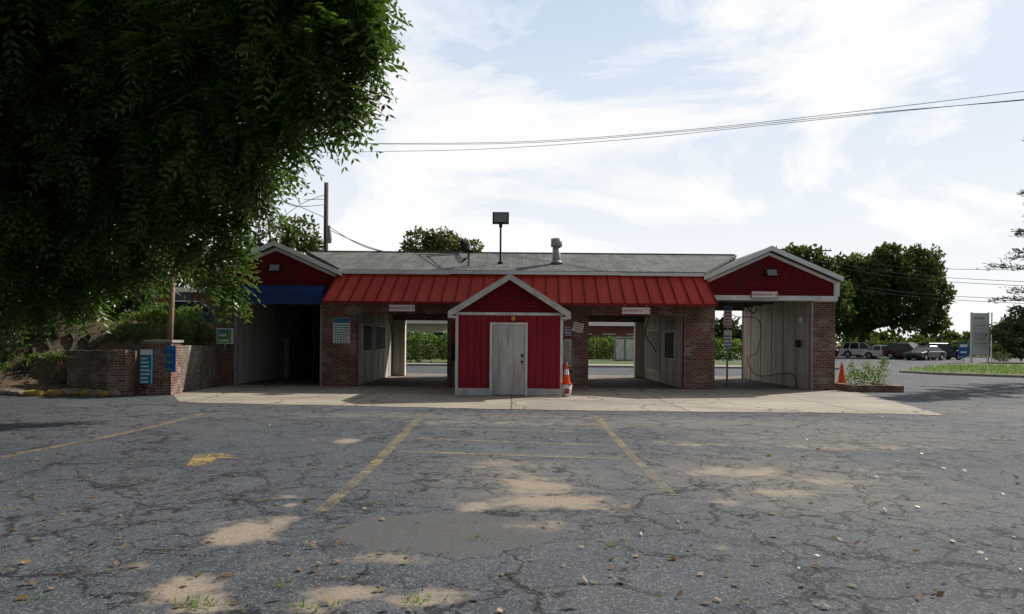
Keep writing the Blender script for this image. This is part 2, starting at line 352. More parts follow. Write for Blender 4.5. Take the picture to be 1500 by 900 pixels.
def tree(name,base,lobes,dens,size,mat,trunk=0.3,fork=0.35):
    base=Vector(base); e=empty(name,base); b=B()
    top=sum((Vector(c) for c,r in lobes),Vector())/len(lobes); f=base.lerp(top,fork); f.x=base.x*0.7+f.x*0.3
    limb(b,base-Vector((0,0,0.2)),f,trunk,trunk*0.7,0.04)
    for c,r in lobes: limb(b,f,c,trunk*0.5,trunk*0.1,0.12)
    b.make('trunk_and_limbs',e)
    leafcloud('crown',lobes,dens,size,mat,e)
    return e
# ---------------------------------------------------------------- world + sun + camera
SUN=Vector((3.2,2.55,3.0)).normalized()
el=math.asin(SUN.z); az=math.atan2(SUN.x,SUN.y)
w=NT('World',world=True); SC.world=w.m
sky=w.n('TexSky',sky_type='NISHITA'); sky.sun_disc=False; sky.sun_elevation=el; sky.sun_rotation=az; sky.dust_density=2.0
g=w.n('TexCoord').outputs['Generated']
mp=w.n('Mapping',{'Vector':g,'Scale':(1.0,1.0,2.6),'Rotation':(0.1,0.25,0.3)}).outputs[0]
cn=w.noise(mp,2.1,6,0.62,0.7)
z=w.n('SeparateXYZ',{0:g}).outputs[2]
cf=w.ramp(cn,0.38,0.60)
hz=w.math('SUBTRACT',1.0,w.math('MULTIPLY',z,2.0),True)
cf=w.math('MAXIMUM',cf,hz)
dt=w.n('VectorMath',{0:g,1:(0.45,0.89,0.0)},operation='DOT_PRODUCT').outputs['Value']
brt=w.ramp(dt,-0.1,0.6,0.30,1.0)
ctint=w.mix(cf,(0.56,0.71,0.90),(1.0,1.0,1.0))
ccol=w.mix(1.0,ctint,w.n('CombineColor',{0:brt,1:brt,2:brt}).outputs[0],'MULTIPLY')
b1=w.n('Background',{'Color':sky.outputs[0],'Strength':0.12}); b2=w.n('Background',{'Color':ccol,'Strength':1.0})
mx=w.n('MixShader',{0:w.ramp(cf,0.0,0.5,0.8,0.97),1:b1.outputs[0],2:b2.outputs[0]}); w.nt.links.new(mx.outputs[0],w.out.inputs[0])
sd=bpy.data.lights.new('sun','SUN'); sd.energy=5.0; sd.angle=math.radians(0.5); sd.color=(1.0,0.94,0.84)
so=bpy.data.objects.new('sun',sd); so.rotation_euler=SUN.to_track_quat('Z','Y').to_euler(); so.location=(30,20,40); SC.collection.objects.link(so)
cd=bpy.data.cameras.new('camera'); cd.sensor_width=36; cd.lens=36*F/1500; cd.shift_y=(HY-450)/1500; cd.clip_end=3000; cd.clip_start=0.1
co=bpy.data.objects.new('camera',cd); SC.collection.objects.link(co)
co.matrix_world=Matrix.Translation((0,0,CAMH))@Matrix.Rotation(math.radians(90),4,'X')@Matrix.Rotation(ROLL,4,'Z'); SC.camera=co
SC.view_settings.view_transform='Standard'
# ---------------------------------------------------------------- ground
b=B(); b.face([(-900,-300,-0.02),(900,-300,-0.02),(900,1500,-0.02),(-900,1500,-0.02)],'groundm'); b.make('ground')
xs=np.unique(np.concatenate([np.linspace(-60,-10,20),np.arange(-10,12,0.06),np.linspace(12,100,40)]))
ys=np.unique(np.concatenate([np.linspace(-25,3,10),np.arange(3,18,0.06),np.linspace(18,125,60)]))
X,Y=np.meshgrid(xs,ys); nx,ny=len(xs),len(ys)
def blob(px,py,rx,ry):
    c=G(px,py); return np.exp(-(((X-c.x)/(rx*c.y/F))**2+((Y-c.y)/(ry*c.y**2/(F*CAMH)))**2))
sand=np.zeros_like(X)
for a in [(362,778,65,22,1),(405,765,40,12,.8),(335,792,50,12,.9),(268,866,70,24,1),(300,880,60,15,.7),(785,712,70,16,.9),(820,735,110,13,1),(760,695,40,14,.6),(695,742,35,9,.9),(520,868,75,16,.85),(600,880,80,14,.8),(650,868,60,12,.6),(560,818,90,10,.75),(1090,692,110,10,.8),(1140,722,80,9,.75),(1215,705,60,8,.7),(1010,650,100,6,.6),(422,728,25,5,.7),(425,740,20,4,.8),(508,646,26,5,.9),(510,652,20,4,.5),(730,680,80,8,.6),(770,682,60,5,.5),(200,830,35,10,.6),(120,860,30,10,.35),(800,770,90,12,.6),(1060,800,30,18,.5),(1065,735,30,8,.6),(1310,845,40,8,.4),(300,890,80,12,.7),(700,620,250,5,.5),(1240,655,200,7,.55),(480,890,120,14,.6),(1300,690,90,8,.45),(900,790,60,8,.4),(50,790,40,8,.4)]:
    sand=np.maximum(sand,a[4]*0.95*blob(*a[:4]))
patch=np.zeros_like(X)
for a in [(660,778,160,28,1.3),(560,785,70,16,1)]: patch=np.maximum(patch,a[4]*blob(*a[:4]))
brown=np.zeros_like(X)
for a in [(1150,700,320,70,.95),(760,700,220,60,.85),(1200,640,350,25,.9),(400,820,260,60,.4),(1000,620,450,14,1),(650,610,400,8,.9),(900,860,300,40,.3),(1450,600,300,20,.7)]: brown=np.maximum(brown,a[4]*blob(*a[:4]))
me=bpy.data.meshes.new('parking_lot'); co3=np.stack([X,Y,np.zeros_like(X)],-1).reshape(-1,3)
me.vertices.add(nx*ny); me.vertices.foreach_set('co',co3.reshape(-1))
idx=np.arange(nx*ny).reshape(ny,nx); q=np.stack([idx[:-1,:-1],idx[:-1,1:],idx[1:,1:],idx[1:,:-1]],-1).reshape(-1,4).astype(np.int32)
me.loops.add(q.size); me.loops.foreach_set('vertex_index',q.reshape(-1)); me.polygons.add(len(q)); me.polygons.foreach_set('loop_start',np.arange(0,q.size,4,dtype=np.int32)); me.polygons.foreach_set('loop_total',np.full(len(q),4,dtype=np.int32)); me.update(calc_edges=True)
for nm,ar in (('sand',sand),('patch',patch),('brown',brown)):
    at=me.attributes.new(nm,'FLOAT','POINT'); at.data.foreach_set('value',ar.reshape(-1).astype(np.float32))
me.materials.append(M['asphalt']); SC.collection.objects.link(bpy.data.objects.new('parking_lot',me))
def jag(p,q,n=30,amp=0.05):
    r=[]
    for i in range(n):
        v=p.lerp(q,i/n); v=v+Vector((0,noise.noise(v*1.7)*amp*2,0)); r.append(v)
    return r
def lift(L,z): return [(p.x,p.y,z) for p in L]
edge=[G(262,590),G(640,598),G(850,602),G(1250,606),G(1385,609)]
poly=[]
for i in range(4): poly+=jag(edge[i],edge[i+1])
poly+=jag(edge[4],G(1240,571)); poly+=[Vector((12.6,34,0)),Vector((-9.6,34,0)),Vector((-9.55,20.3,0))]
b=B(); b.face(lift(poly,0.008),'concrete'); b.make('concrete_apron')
b=B()
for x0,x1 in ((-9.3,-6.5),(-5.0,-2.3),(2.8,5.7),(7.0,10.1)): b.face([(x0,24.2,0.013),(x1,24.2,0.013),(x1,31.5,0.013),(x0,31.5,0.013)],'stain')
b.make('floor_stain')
def st(b,a,c,w,m='paint'):
    p=G(*a);q=G(*c); d=(q-p).normalized(); s=Vector((-d.y,d.x,0))*w/2
    b.face([(*(p-s).xy,0.005),(*(q-s).xy,0.005),(*(q+s).xy,0.005),(*(p+s).xy,0.005)],m)
b=B()
st(b,(617,610),(545,684),0.15,'paint2'); st(b,(545,684),(470,750),0.13)
st(b,(872,610),(925,668),0.13,'paint2'); st(b,(925,668),(985,726),0.12)
for a,c in (((640,629),(842,633)),((612,643),(885,653)),((585,662),(915,673))): st(b,a,c,0.15)
for a,c in (((0,671),(80,655)),((80,655),(160,640)),((160,640),(235,623)),((235,623),(300,606))): st(b,a,c,0.16,'paint2')
pts=[G(272,684),G(285,667),G(330,664),G(350,672),G(318,672),G(300,684)]
b.face([(*p.xy,0.006) for p in pts],'paint3')
b.make('painted_markings')
# ---------------------------------------------------------------- building
Y0=24.45; YB=32.0
bd=empty('car_wash_building',(0,28,0))
b=B()
b.box(-10.1,-9.4,Y0,YB,0,3.6,'brick'); b.box(-6.45,-5.27,Y0,YB,0,3.3,'brick')
b.box(-2.2,2.6,Y0+0.05,YB,0,3.6,'brick'); b.box(5.83,6.88,Y0,YB,0,3.3,'brick'); b.box(10.2,10.96,Y0,YB,0,3.6,'brick')
b.box(-5.27,-2.2,Y0+0.04,Y0+0.34,2.48,3.6,'brick'); b.box(2.6,5.83,Y0+0.04,Y0+0.34,2.48,3.6,'brick')
b.box(-5.27,-4.72,YB-0.3,YB-0.02,0,2.45,'brick'); b.box(5.43,5.83,YB-0.3,YB-0.02,0,2.45,'brick')
b.box(-5.27,-2.2,YB-0.3,YB-0.02,2.45,3.6,'brick'); b.box(2.6,5.83,YB-0.3,YB-0.02,2.45,3.6,'brick')
b.box(6.88,10.2,YB-0.3,YB-0.02,3.0,3.6,'brick'); b.box(-9.4,-6.45,YB-0.3,YB-0.02,3.0,3.6,'brick')
b.make('brick_walls',bd)
b=B()
def lin(x,side,y0,y1,z1,m):
    b.box(x if side>0 else x-0.02,x+0.02 if side>0 else x,y0,y1,0.02,z1,m)
lin(-9.4,1,Y0+0.25,YB-0.3,3.2,'inwall2'); lin(-6.45,-1,Y0+0.25,YB-0.3,3.2,'inwall2')
lin(-5.27,1,Y0+0.25,YB-0.3,2.75,'inwall'); lin(-2.2,-1,Y0+0.35,YB-0.3,2.75,'inwall')
lin(2.6,1,Y0+0.35,YB-0.3,2.75,'inwall'); lin(5.83,-1,Y0+0.25,YB-0.3,2.75,'inwall2')
lin(6.88,1,Y0+0.25,YB-0.3,3.2,'inwall'); lin(10.2,-1,Y0+0.2,YB-0.3,3.2,'inwall')
b.box(-4.74,-4.70,YB-0.32,YB-0.0,0,2.45,'white'); b.box(5.41,5.45,YB-0.32,YB,0,2.45,'white')
b.box(-5.25,-4.74,YB-0.33,YB-0.3,0.05,2.45,'inwall'); b.box(5.45,5.81,YB-0.33,YB-0.3,0.05,2.45,'inwall')
for yy in np.arange(Y0+1.4,YB-0.4,1.22):
    for x,s_ in ((-9.38,1),(-5.25,1),(5.81,-1),(10.18,-1)):
        b.box(min(x,x+0.012*s_),max(x,x+0.012*s_),yy-0.02,yy+0.02,0.02,2.7 if abs(x)<6 else 3.15,'greytrim')
b.make('interior_linings',bd)
b=B(); b.box(-5.27,5.83,Y0+0.35,YB-0.3,2.76,2.82,'ceil'); b.box(-9.4,-6.45,Y0+0.1,YB-0.3,3.22,3.28,'ceil'); b.box(6.88,10.2,Y0+0.1,YB-0.3,3.22,3.28,'ceil')
for yy in np.arange(Y0+1,YB-0.5,1.2):
    b.box(-5.2,-2.25,yy,yy+0.06,2.64,2.76,'ceil'); b.box(2.65,5.8,yy,yy+0.06,2.64,2.76,'ceil'); b.box(6.95,10.1,yy,yy+0.06,3.08,3.22,'ceil')
b.make('ceilings',bd)
b=B()
for x,s_,y0,y1,z0,z1 in ((-5.25,1,25.15,26.9,1.15,2.15),(-5.25,1,27.5,29.6,1.15,2.15),(5.81,-1,25.6,27.3,0.95,2.0),(5.81,-1,28.2,30.8,0.4,2.1)):
    xa,xb=sorted((x,x+0.05*s_)); b.box(xa,xb,y0,y1,z0,z0+0.06,'white'); b.box(xa,xb,y0,y1,z1-0.06,z1,'white'); b.box(xa,xb,y0,y0+0.06,z0+0.06,z1-0.06,'white'); b.box(xa,xb,y1-0.06,y1,z0+0.06,z1-0.06,'white')
    xa,xb=sorted((x,x+0.025*s_)); b.box(xa,xb,y0+0.06,y1-0.06,z0+0.06,z1-0.06,'dark' if y0!=28.2 else 'greytrim')
b.make('inner_windows',bd)
b=B()
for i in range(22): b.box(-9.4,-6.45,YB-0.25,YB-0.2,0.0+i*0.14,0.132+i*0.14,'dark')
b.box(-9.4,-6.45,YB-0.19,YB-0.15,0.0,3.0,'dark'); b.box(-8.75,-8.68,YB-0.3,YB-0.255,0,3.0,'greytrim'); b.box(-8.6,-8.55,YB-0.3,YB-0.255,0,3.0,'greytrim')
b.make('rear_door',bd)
def gable(xc,xl,xr,zl,zp):
    b=B()
    b.prism([(xl+0.18,3.16),(xr-0.18,3.16),(xr-0.18,zl-0.02),(xc,zp-0.08),(xl+0.18,zl-0.02)],Y0-0.06,Y0+0.12,'red_shingle'); b.make('gable_siding',bd)
    b=B()
    for a in (xl,xr):
        b.prism([(a,zl-0.03),(xc,zp-0.03),(xc,zp+0.09),(a,zl+0.09)] if a==xl else [(xc,zp-0.03),(a,zl-0.03),(a,zl+0.09),(xc,zp+0.09)],Y0-0.3,YB+0.3,'roof')
    b.make('bay_roof',bd)
    b=B()
    for a in (xl,xr):
        pp=[(a,zl-0.05),(xc,zp-0.05),(xc,zp+0.105),(a,zl+0.105)]
        b.prism(pp if a==xl else [pp[1],pp[0],pp[3],pp[2]],Y0-0.34,Y0-0.303,'gutter')
        pp=[(a+(0.02 if a==xl else -0.02),zl-0.18),(xc,zp-0.19),(xc,zp-0.08),(a+(0.02 if a==xl else -0.02),zl-0.075)]
        b.prism(pp if a==xl else [pp[1],pp[0],pp[3],pp[2]],Y0-0.12,Y0-0.065,'white')
    b.make('rake_trim',bd)
gable(-8.0,-10.3,-5.72,3.76,4.76); gable(8.66,6.42,11.08,3.72,4.74)
b=B(); b.prism([(-10.15,3.16),(-10.15,3.62),(-9.9,3.62),(-9.9,3.16)],Y0,YB,'board_dark'); b.make('side_fascia',bd)
b=B(); b.box(6.75,10.98,Y0-0.14,Y0-0.062,3.03,3.19,'white'); b.box(6.88,10.2,Y0,Y0+0.15,3.0,3.2,'greytrim'); b.box(10.86,11.04,Y0-0.13,Y0-0.05,3.19,3.66,'white'); b.box(10.2,10.96,Y0-0.08,Y0-0.003,3.0,3.03,'white')
b.box(10.14,10.2,Y0-0.03,Y0+0.2,0,3.0,'greytrim'); b.box(-9.4,-9.34,Y0-0.03,Y0+0.2,0,2.9,'greytrim'); b.box(-6.5,-6.45,Y0-0.03,Y0+0.2,0,2.9,'greytrim')
b.make('header_trim',bd)
b=B(); pr=[(Y0-0.5,2.86),(Y0-0.02,2.86),(Y0-0.02,3.4),(Y0-0.3,3.38),(Y0-0.46,3.28),(Y0-0.52,3.12)]
b.prism(pr,-9.45,-6.3,'blue','X'); b.box(-9.4,-6.35,Y0-0.5,Y0-0.46,2.74,2.855,'blue'); b.make('blue_roller_door',bd)
b=B(); b.prism([(-10.1,2.9),(-5.9,2.9),(-5.9,3.16),(-10.1,3.16)],Y0-0.05,Y0+0.1,'board_dark'); b.make('left_header',bd)
ry,rz=27.7,4.86
b=B(); ye=Y0-0.15
b.hexa([(-5.8,ye,3.86),(6.5,ye,3.86),(8.6,ry,rz),(-7.9,ry,rz),(-5.8,ye,3.96),(6.5,ye,3.96),(8.6,ry,rz+0.1),(-7.9,ry,rz+0.1)],'roof')
b.prism([(ry,rz),(YB+0.3,3.6),(YB+0.3,3.7),(ry,rz+0.1)],-7.9,8.6,'roof','X')
b.box(-7.8,8.5,ry-0.1,ry+0.1,rz+0.07,rz+0.12,'roof')
b.make('main_roof',bd)
b=B(); xs_=[-5.85,-2.1,3.6,6.45]
for i in range(3): b.box(xs_[i]+0.003,xs_[i+1]-0.003,Y0-0.24-0.02*(i%2),Y0-0.155,3.80+0.02*i-0.02*(i==2)*1.5,3.945-0.015*i,'gutter')
b.make('gutter',bd)
yb,zb,yt,zt=23.62,2.82,Y0-0.12,3.82; xbl,xbr,xtl,xtr=-6.22,6.72,-5.86,6.46
b=B()
b.face([(xbl,yb,zb),(xbr,yb,zb),(xtr,yt,zt),(xtl,yt,zt)],'mansard')
b.face([(xbl,Y0+0.0,zb),(xbl,yb,zb),(xtl,yt,zt),(xtl,Y0,zt)],'mansard'); b.face([(xbr,yb,zb),(xbr,Y0,zb),(xtr,Y0,zt),(xtr,yt,zt)],'mansard')
b.face([(xbl,yb+0.01,zb+0.004),(xbl,Y0,zb+0.004),(xbr,Y0,zb+0.004),(xbr,yb+0.01,zb+0.004)],'seam')
b.box(xbl-0.01,xbr+0.01,yb-0.03,yb-0.002,zb-0.05,zb+0.03,'seam')
nse=30
for i in range(nse+1):
    u=i/nse; p=Vector((xbl+(xbr-xbl)*u,yb,zb+0.03)); q_=Vector((xtl+(xtr-xtl)*u,yt,zt)); nrm=Vector((0,-0.8,0.6))*0.045; s_=Vector((0.014,0,0))
    b.hexa([p-s_,p+s_,q_+s_,q_-s_,p-s_+nrm,p+s_+nrm,q_+s_+nrm,q_-s_+nrm],'seam')
b.make('mansard_canopy',bd)
for nm,x,z_ in (('wall_lamp',8.72,3.98),('wall_lamp',-8.0,4.0)):
    b=B(); yy=Y0-0.06; b.prism([(yy-0.22,z_-0.13),(yy,z_-0.13),(yy,z_+0.13),(yy-0.12,z_+0.11)],x-0.2,x+0.2,'dark','X')
    b.prism([(yy-0.232,z_-0.12),(yy-0.222,z_-0.12),(yy-0.13,z_+0.08),(yy-0.14,z_+0.08)],x-0.16,x+0.16,'lamp_lens','X'); b.make(nm,bd,0.01)
def rz_(y): return 3.96+(y-(Y0-0.15))*(rz-3.86)/(ry-Y0+0.15)
b=B(); yv=25.6; xv=(814-750)*yv/F; zz=rz_(yv)
b.tube([(xv,yv,zz-0.1),(xv,yv,zz+0.62)],0.14,'steel',16); b.tube([(xv,yv,zz+0.60),(xv,yv,zz+0.88)],0.2,'steel',16); b.tube([(xv,yv,zz+0.0),(xv,yv,zz+0.1)],[0.22,0.16],'steel',16)
b.make('roof_vent_pipe',bd)
b=B(); yf=25.5; xf=(732-750)*yf/F; zz=rz_(yf)
b.tube([(xf,yf,zz-0.1),(xf,yf,5.75)],0.035,'dark',8); b.box(xf-0.29,xf+0.29,yf-0.12,yf+0.1,5.72,6.12,'dark'); b.box(xf-0.24,xf+0.24,yf-0.135,yf-0.121,5.76,6.08,'lamp_lens'); b.box(xf-0.06,xf+0.06,yf-0.05,yf+0.05,5.6,5.72,'dark')
b.tube([(xf,yf,zz-0.02),(xf,yf,zz+0.06)],0.1,'dark',10); b.make('roof_flood_light',bd,0.008)
b=B(); ym=25.0; xm=(686-750)*ym/F; zz=rz_(ym)
b.tube([(xm,ym,zz-0.6),(xm,ym,zz+0.75),(xm-0.06,ym-0.02,zz+0.9),(xm-0.2,ym-0.05,zz+0.85)],0.05,'steel',8); b.tube([(xm-0.2,ym-0.05,zz+0.9),(xm-0.26,ym-0.07,zz+0.7)],[0.07,0.09],'dark',8)
b.box(xm-0.16,xm+0.16,ym-0.1,ym+0.06,zz+0.45,zz+0.55,'dark'); b.make('service_mast',bd)
for k in range(4):
    r_=0.1+0.05*k; curve('cable_loop',[(xm-0.1,ym-0.1,zz+0.75-0.05*k),(xm-0.25-r_,ym-0.12,zz+0.5),(xm-0.2-r_/2,ym-0.12,zz+0.15-0.05*k+0.1),(xm-0.05,ym-0.12,zz+0.3),(xm,ym-0.1,zz+0.6)],0.014,'cable',bd)
def board(nm,xa,xb,za,zb,y,m='signwhite',parent=bd,frame=None):
    b=B(); b.box(xa,xb,y-0.02,y,za,zb,m)
    if frame:
        f=0.02; b.box(xa-f,xb+f,y-0.03,y-0.0,za-f,za,frame); b.box(xa-f,xb+f,y-0.03,y,zb,zb+f,frame); b.box(xa-f,xa,y-0.03,y,za,zb,frame); b.box(xb,xb+f,y-0.03,y,za,zb,frame)
    return b
for pxa,pxb,pya,pyb,yy,tx in ((570,608,447,456,23.6,"CLEARANCE HT. 7'10\""),(911,952,451,460,23.6,"CLEARANCE HT. 7'10\""),(1101,1139,428,436,Y0-0.19,"CLEARANCE HT. 10'0\"")):
    p=W(pxa,pyb,yy);q_=W(pxb,pya,yy); zc=(p.z+q_.z)/2
    b=board('c',p.x,q_.x,zc-0.105,zc+0.105,yy-0.0,frame='signred')
    if yy==23.6:
        for xx in (p.x+.1,q_.x-.1): b.box(xx-.01,xx+.01,yy-.015,yy-.005,zc+0.1,2.8,'steel')
    b.make('clearance_sign',bd)
    text('clearance_text',tx,0.11,((p.x+q_.x)/2,yy-0.024,zc),'signred',bd,bold=0.001)
def infosign(nm,pxa,pxb,pya,pyb,yy,head='signblue',body='signwhite',ink='signblue',rows=6):
    p=W(pxa,pyb,yy);q_=W(pxb,pya,yy); b=board(nm,p.x,q_.x,p.z,q_.z,yy,body); H=q_.z-p.z; Wd=q_.x-p.x
    b.box(p.x+0.01,q_.x-0.01,yy-0.026,yy-0.021,q_.z-0.2*H,q_.z-0.01,head)
    for r in range(rows):
        z0=p.z+H*0.76*(r+0.25)/rows; x=p.x+Wd*0.08
        while x<q_.x-Wd*0.12:
            l=Wd*random.uniform(0.08,0.2); l=min(l,q_.x-Wd*0.06-x); b.box(x,x+l,yy-0.025,yy-0.021,z0,z0+H*0.76/rows*0.5,ink); x+=l+Wd*0.04
    b.make(nm,bd)
infosign('price_board',488,513,466,503,Y0-0.03,'signcyan','signwhite','signcyan',8)
infosign('notice_board',826,837,497,540,Y0-0.02,'signwhite','signwhite','signink',7)
infosign('notice_board_small',827,837,475,492,Y0-0.02,'signred','signwhite','signblue',3)
infosign('menu_sign',1060,1072,449,480,Y0+1.5,'signblue','signwhite','signred',5)
infosign('menu_sign_low',1060,1072,484,510,Y0+1.5,'signwhite','signwhite','signblue',4)
b=B(); p=W(1066,449,Y0+1.55); b.tube([(p.x,p.y,0),(p.x,p.y,p.z)],0.035,'steel',8); b.make('menu_sign_post',bd)
b=B(); c=W(847,480,Y0-0.1); R=Matrix.Translation(c)@Matrix.Rotation(math.radians(12),4,'Y')@Matrix.Rotation(0.5,4,'Z'); b.box(-0.22,0.2,-0.01,0.01,-0.16,0.16,'signwhite',R)
for k in range(4): b.box(-0.18,0.16,-0.014,-0.0105,-0.12+0.07*k,-0.095+0.07*k,'signred',R)
b.make('tilted_sign',bd)
b=B(); b.box(10.05,10.18,25.4,25.6,1.45,1.7,'dark'); b.box(10.08,10.18,25.3,25.42,2.35,2.5,'signwhite'); b.box(5.74,5.79,26.0,26.2,2.2,2.4,'greytrim'); b.make('wall_fixtures',bd)
curve('wash_hose',[(7.9,27.5,3.2),(8.3,27,2.6),(9.9,28.9,2.5),(10.1,29.6,1.3),(10.0,30.6,0.9),(10.05,29.5,0.25),(10.1,26.2,0.5),(10.1,25.5,0.05)],0.014,'cable',bd)
curve('wash_hose',[(8.6,27,3.2),(9.0,27,2.7),(9.2,27.1,2.9)],0.02,'cable',bd)
curve('wash_hose',[(5.2,27,2.76),(5.0,27,1.9),(5.5,28,1.4),(5.7,28.5,1.2)],0.018,'cable',bd)
curve('wash_hose',[(-5.1,30,2.5),(-5.0,30,1.9),(-4.8,29,1.3),(-4.9,29.4,0.2)],0.018,'cable',bd)
b=B(); b.tube([(-8.2,26,3.2),(-8.2,26,2.2)],0.12,'dark',8); b.box(-7.3,-6.7,28,28.6,0,1.7,'dark'); b.box(-9.3,-9.1,29.4,30,0,1.6,'greytrim'); b.make('wash_machine',bd)
b=B(); b.box(-2.02,-1.74,24.1,24.39,0.9,1.5,'dark'); b.box(-2.0,-1.76,24.05,24.35,1.55,2.2,'signred'); b.tube([(-1.9,24.2,0),(-1.9,24.2,0.9)],0.04,'steel',8)
b.box(1.7,1.95,24.15,24.45,0.85,1.6,'steel'); b.make('coin_box',bd)
# ---------------------------------------------------------------- shed
sh=empty('storage_shed',(-0.08,22.5,0))
ys0,ys1=20.9,24.44; xl,xr,xc=-1.62,1.46,-0.08
b=B(); b.prism([(xl,0.2),(xr,0.2),(xr,2.38),(xl,2.38)],ys0,ys1,'board'); b.prism([(xl,2.385),(xr,2.385),(xc,3.36)],ys0,ys1,'red_shingle'); b.make('walls',sh)
b=B(); b.box(xl-0.02,-0.64,ys0-0.025,ys1,0.0,0.21,'shedtrim'); b.box(0.45,xr+0.02,ys0-0.025,ys1,0.0,0.21,'shedtrim'); b.box(xl-0.02,xr+0.02,ys0-0.03,ys0-0.002,2.33,2.41,'white')
b.box(xl-0.02,xl+0.06,ys0-0.02,ys0-0.002,0.21,2.33,'white'); b.box(xr-0.06,xr+0.02,ys0-0.02,ys0-0.002,0.21,2.33,'white')
b.box(-0.64,-0.57,ys0-0.05,ys0-0.002,0,2.12,'white'); b.box(0.38,0.45,ys0-0.05,ys0-0.002,0,2.12,'white'); b.box(-0.57,0.38,ys0-0.05,ys0-0.002,2.05,2.12,'white')
b.make('trim',sh)
b=B(); b.box(-0.56,0.37,ys0-0.03,ys0-0.004,0.03,2.04,'door')
for z0,z1,xx in ((0.22,0.85,((-0.46,-0.14),(-0.06,0.27))),(1.05,1.85,((-0.46,0.27),))):
    for x0,x1 in xx:
        for (a0,a1,c0,c1) in ((x0,x1,z0,z0+0.015),(x0,x1,z1-0.015,z1),(x0,x0+0.015,z0+0.015,z1-0.015),(x1-0.015,x1,z0+0.015,z1-0.015)): b.box(a0,a1,ys0-0.035,ys0-0.031,c0,c1,'shedtrim')
b.make('door',sh)
b=B(); b.tube([(0.30,ys0-0.03,0.98),(0.30,ys0-0.1,0.98)],0.035,'dark',10); b.box(-0.02,0.09,ys0-0.12,ys0-0.03,2.17,2.3,'yellow'); b.box(0.26,0.34,ys0-0.036,ys0-0.0305,1.12,1.2,'dark'); b.make('door_hardware',sh)
b=B(); yf0=ys0-0.28
for s_ in (-1,1):
    xe=xc+s_*1.76; pp=[(xe,2.30),(xc,3.40),(xc,3.50),(xe,2.40)]; pp=pp if s_<0 else [pp[1],pp[0],pp[3],pp[2]]; b.prism(pp,yf0+0.03,ys1+0.1,'roof')
    pp=[(xe,2.22),(xc,3.34),(xc,3.52),(xe,2.42)]; pp=pp if s_<0 else [pp[1],pp[0],pp[3],pp[2]]; b.prism(pp,yf0-0.01,yf0+0.027,'shedtrim')
    xw=xl if s_<0 else xr
    b.box(min(xe,xw),max(xe,xw),yf0+0.03,ys1-0.5,2.24,2.29,'white')
b.make('roof',sh)
# ---------------------------------------------------------------- traffic cones / bucket
def cone(x,y,z,h):
    e=empty('traffic_cone',(x,y,z)); b=B(); r=h*0.19
    b.box(x-h*.25,x+h*.25,y-h*.25,y+h*.25,z,z+0.035,'orange')
    R=lambda t_:r*(1-t_)+0.025*t_
    for a,c,m in ((0.04,0.45,'orange'),(0.45,0.7,'signwhite' if z>0 else 'orange'),(0.7,1.0,'orange')): b.tube([(x,y,z+h*a),(x,y,z+h*c)],[R(a),R(c)],m,20,cap=(c==1.0))
    b.make('cone_body',e)
p=G(830,582); cone(p.x,p.y+0.12,0.36,0.62)
e=empty('bucket',(p.x,p.y+0.12,0)); b=B(); b.tube([(p.x,p.y+0.12,0.01),(p.x,p.y+0.12,0.36)],[0.13,0.155],'signwhite',20); b.tube([(p.x,p.y+0.12,0.30),(p.x,p.y+0.12,0.33)],0.165,'signwhite',20); b.box(p.x-0.07,p.x+0.07,p.y-0.032,p.y-0.026,0.1,0.24,'signred'); b.make('pail',e)
curve('handle',[(p.x-0.16,p.y+0.12,0.3),(p.x-0.1,p.y-0.05,0.2),(p.x+0.1,p.y-0.05,0.2),(p.x+0.16,p.y+0.12,0.3)],0.006,'steel',e)
p=G(1233,561); cone(p.x,p.y,0,0.85)
e=empty('brick_planter',(12,24.2,0)); b=B()
x0,x1,y0_,y1_=11.2,12.9,23.7,25.6
b.box(x0,x1,y0_,y0_+0.2,0,0.22,'brick'); b.box(x0,x0+0.2,y0_+0.2,y1_,0,0.22,'brick'); b.box(x1-0.2,x1,y0_+0.2,y1_,0,0.22,'brick'); b.box(x0+0.2,x1-0.2,y0_+0.2,y1_,0,0.17,'dirt'); b.make('bed',e)
leafcloud('weeds',[((11.7,24.4,0.45),(0.5,0.5,0.35)),((12.4,24.5,0.5),(0.45,0.5,0.45)),((12.6,24.4,0.9),(0.2,0.2,0.35)),((12.1,24.6,0.7),(0.2,0.2,0.4)),((11.5,24.4,0.8),(0.12,0.15,0.35))],2000,0.09,'weed',e,0.2,0.5,0.4)
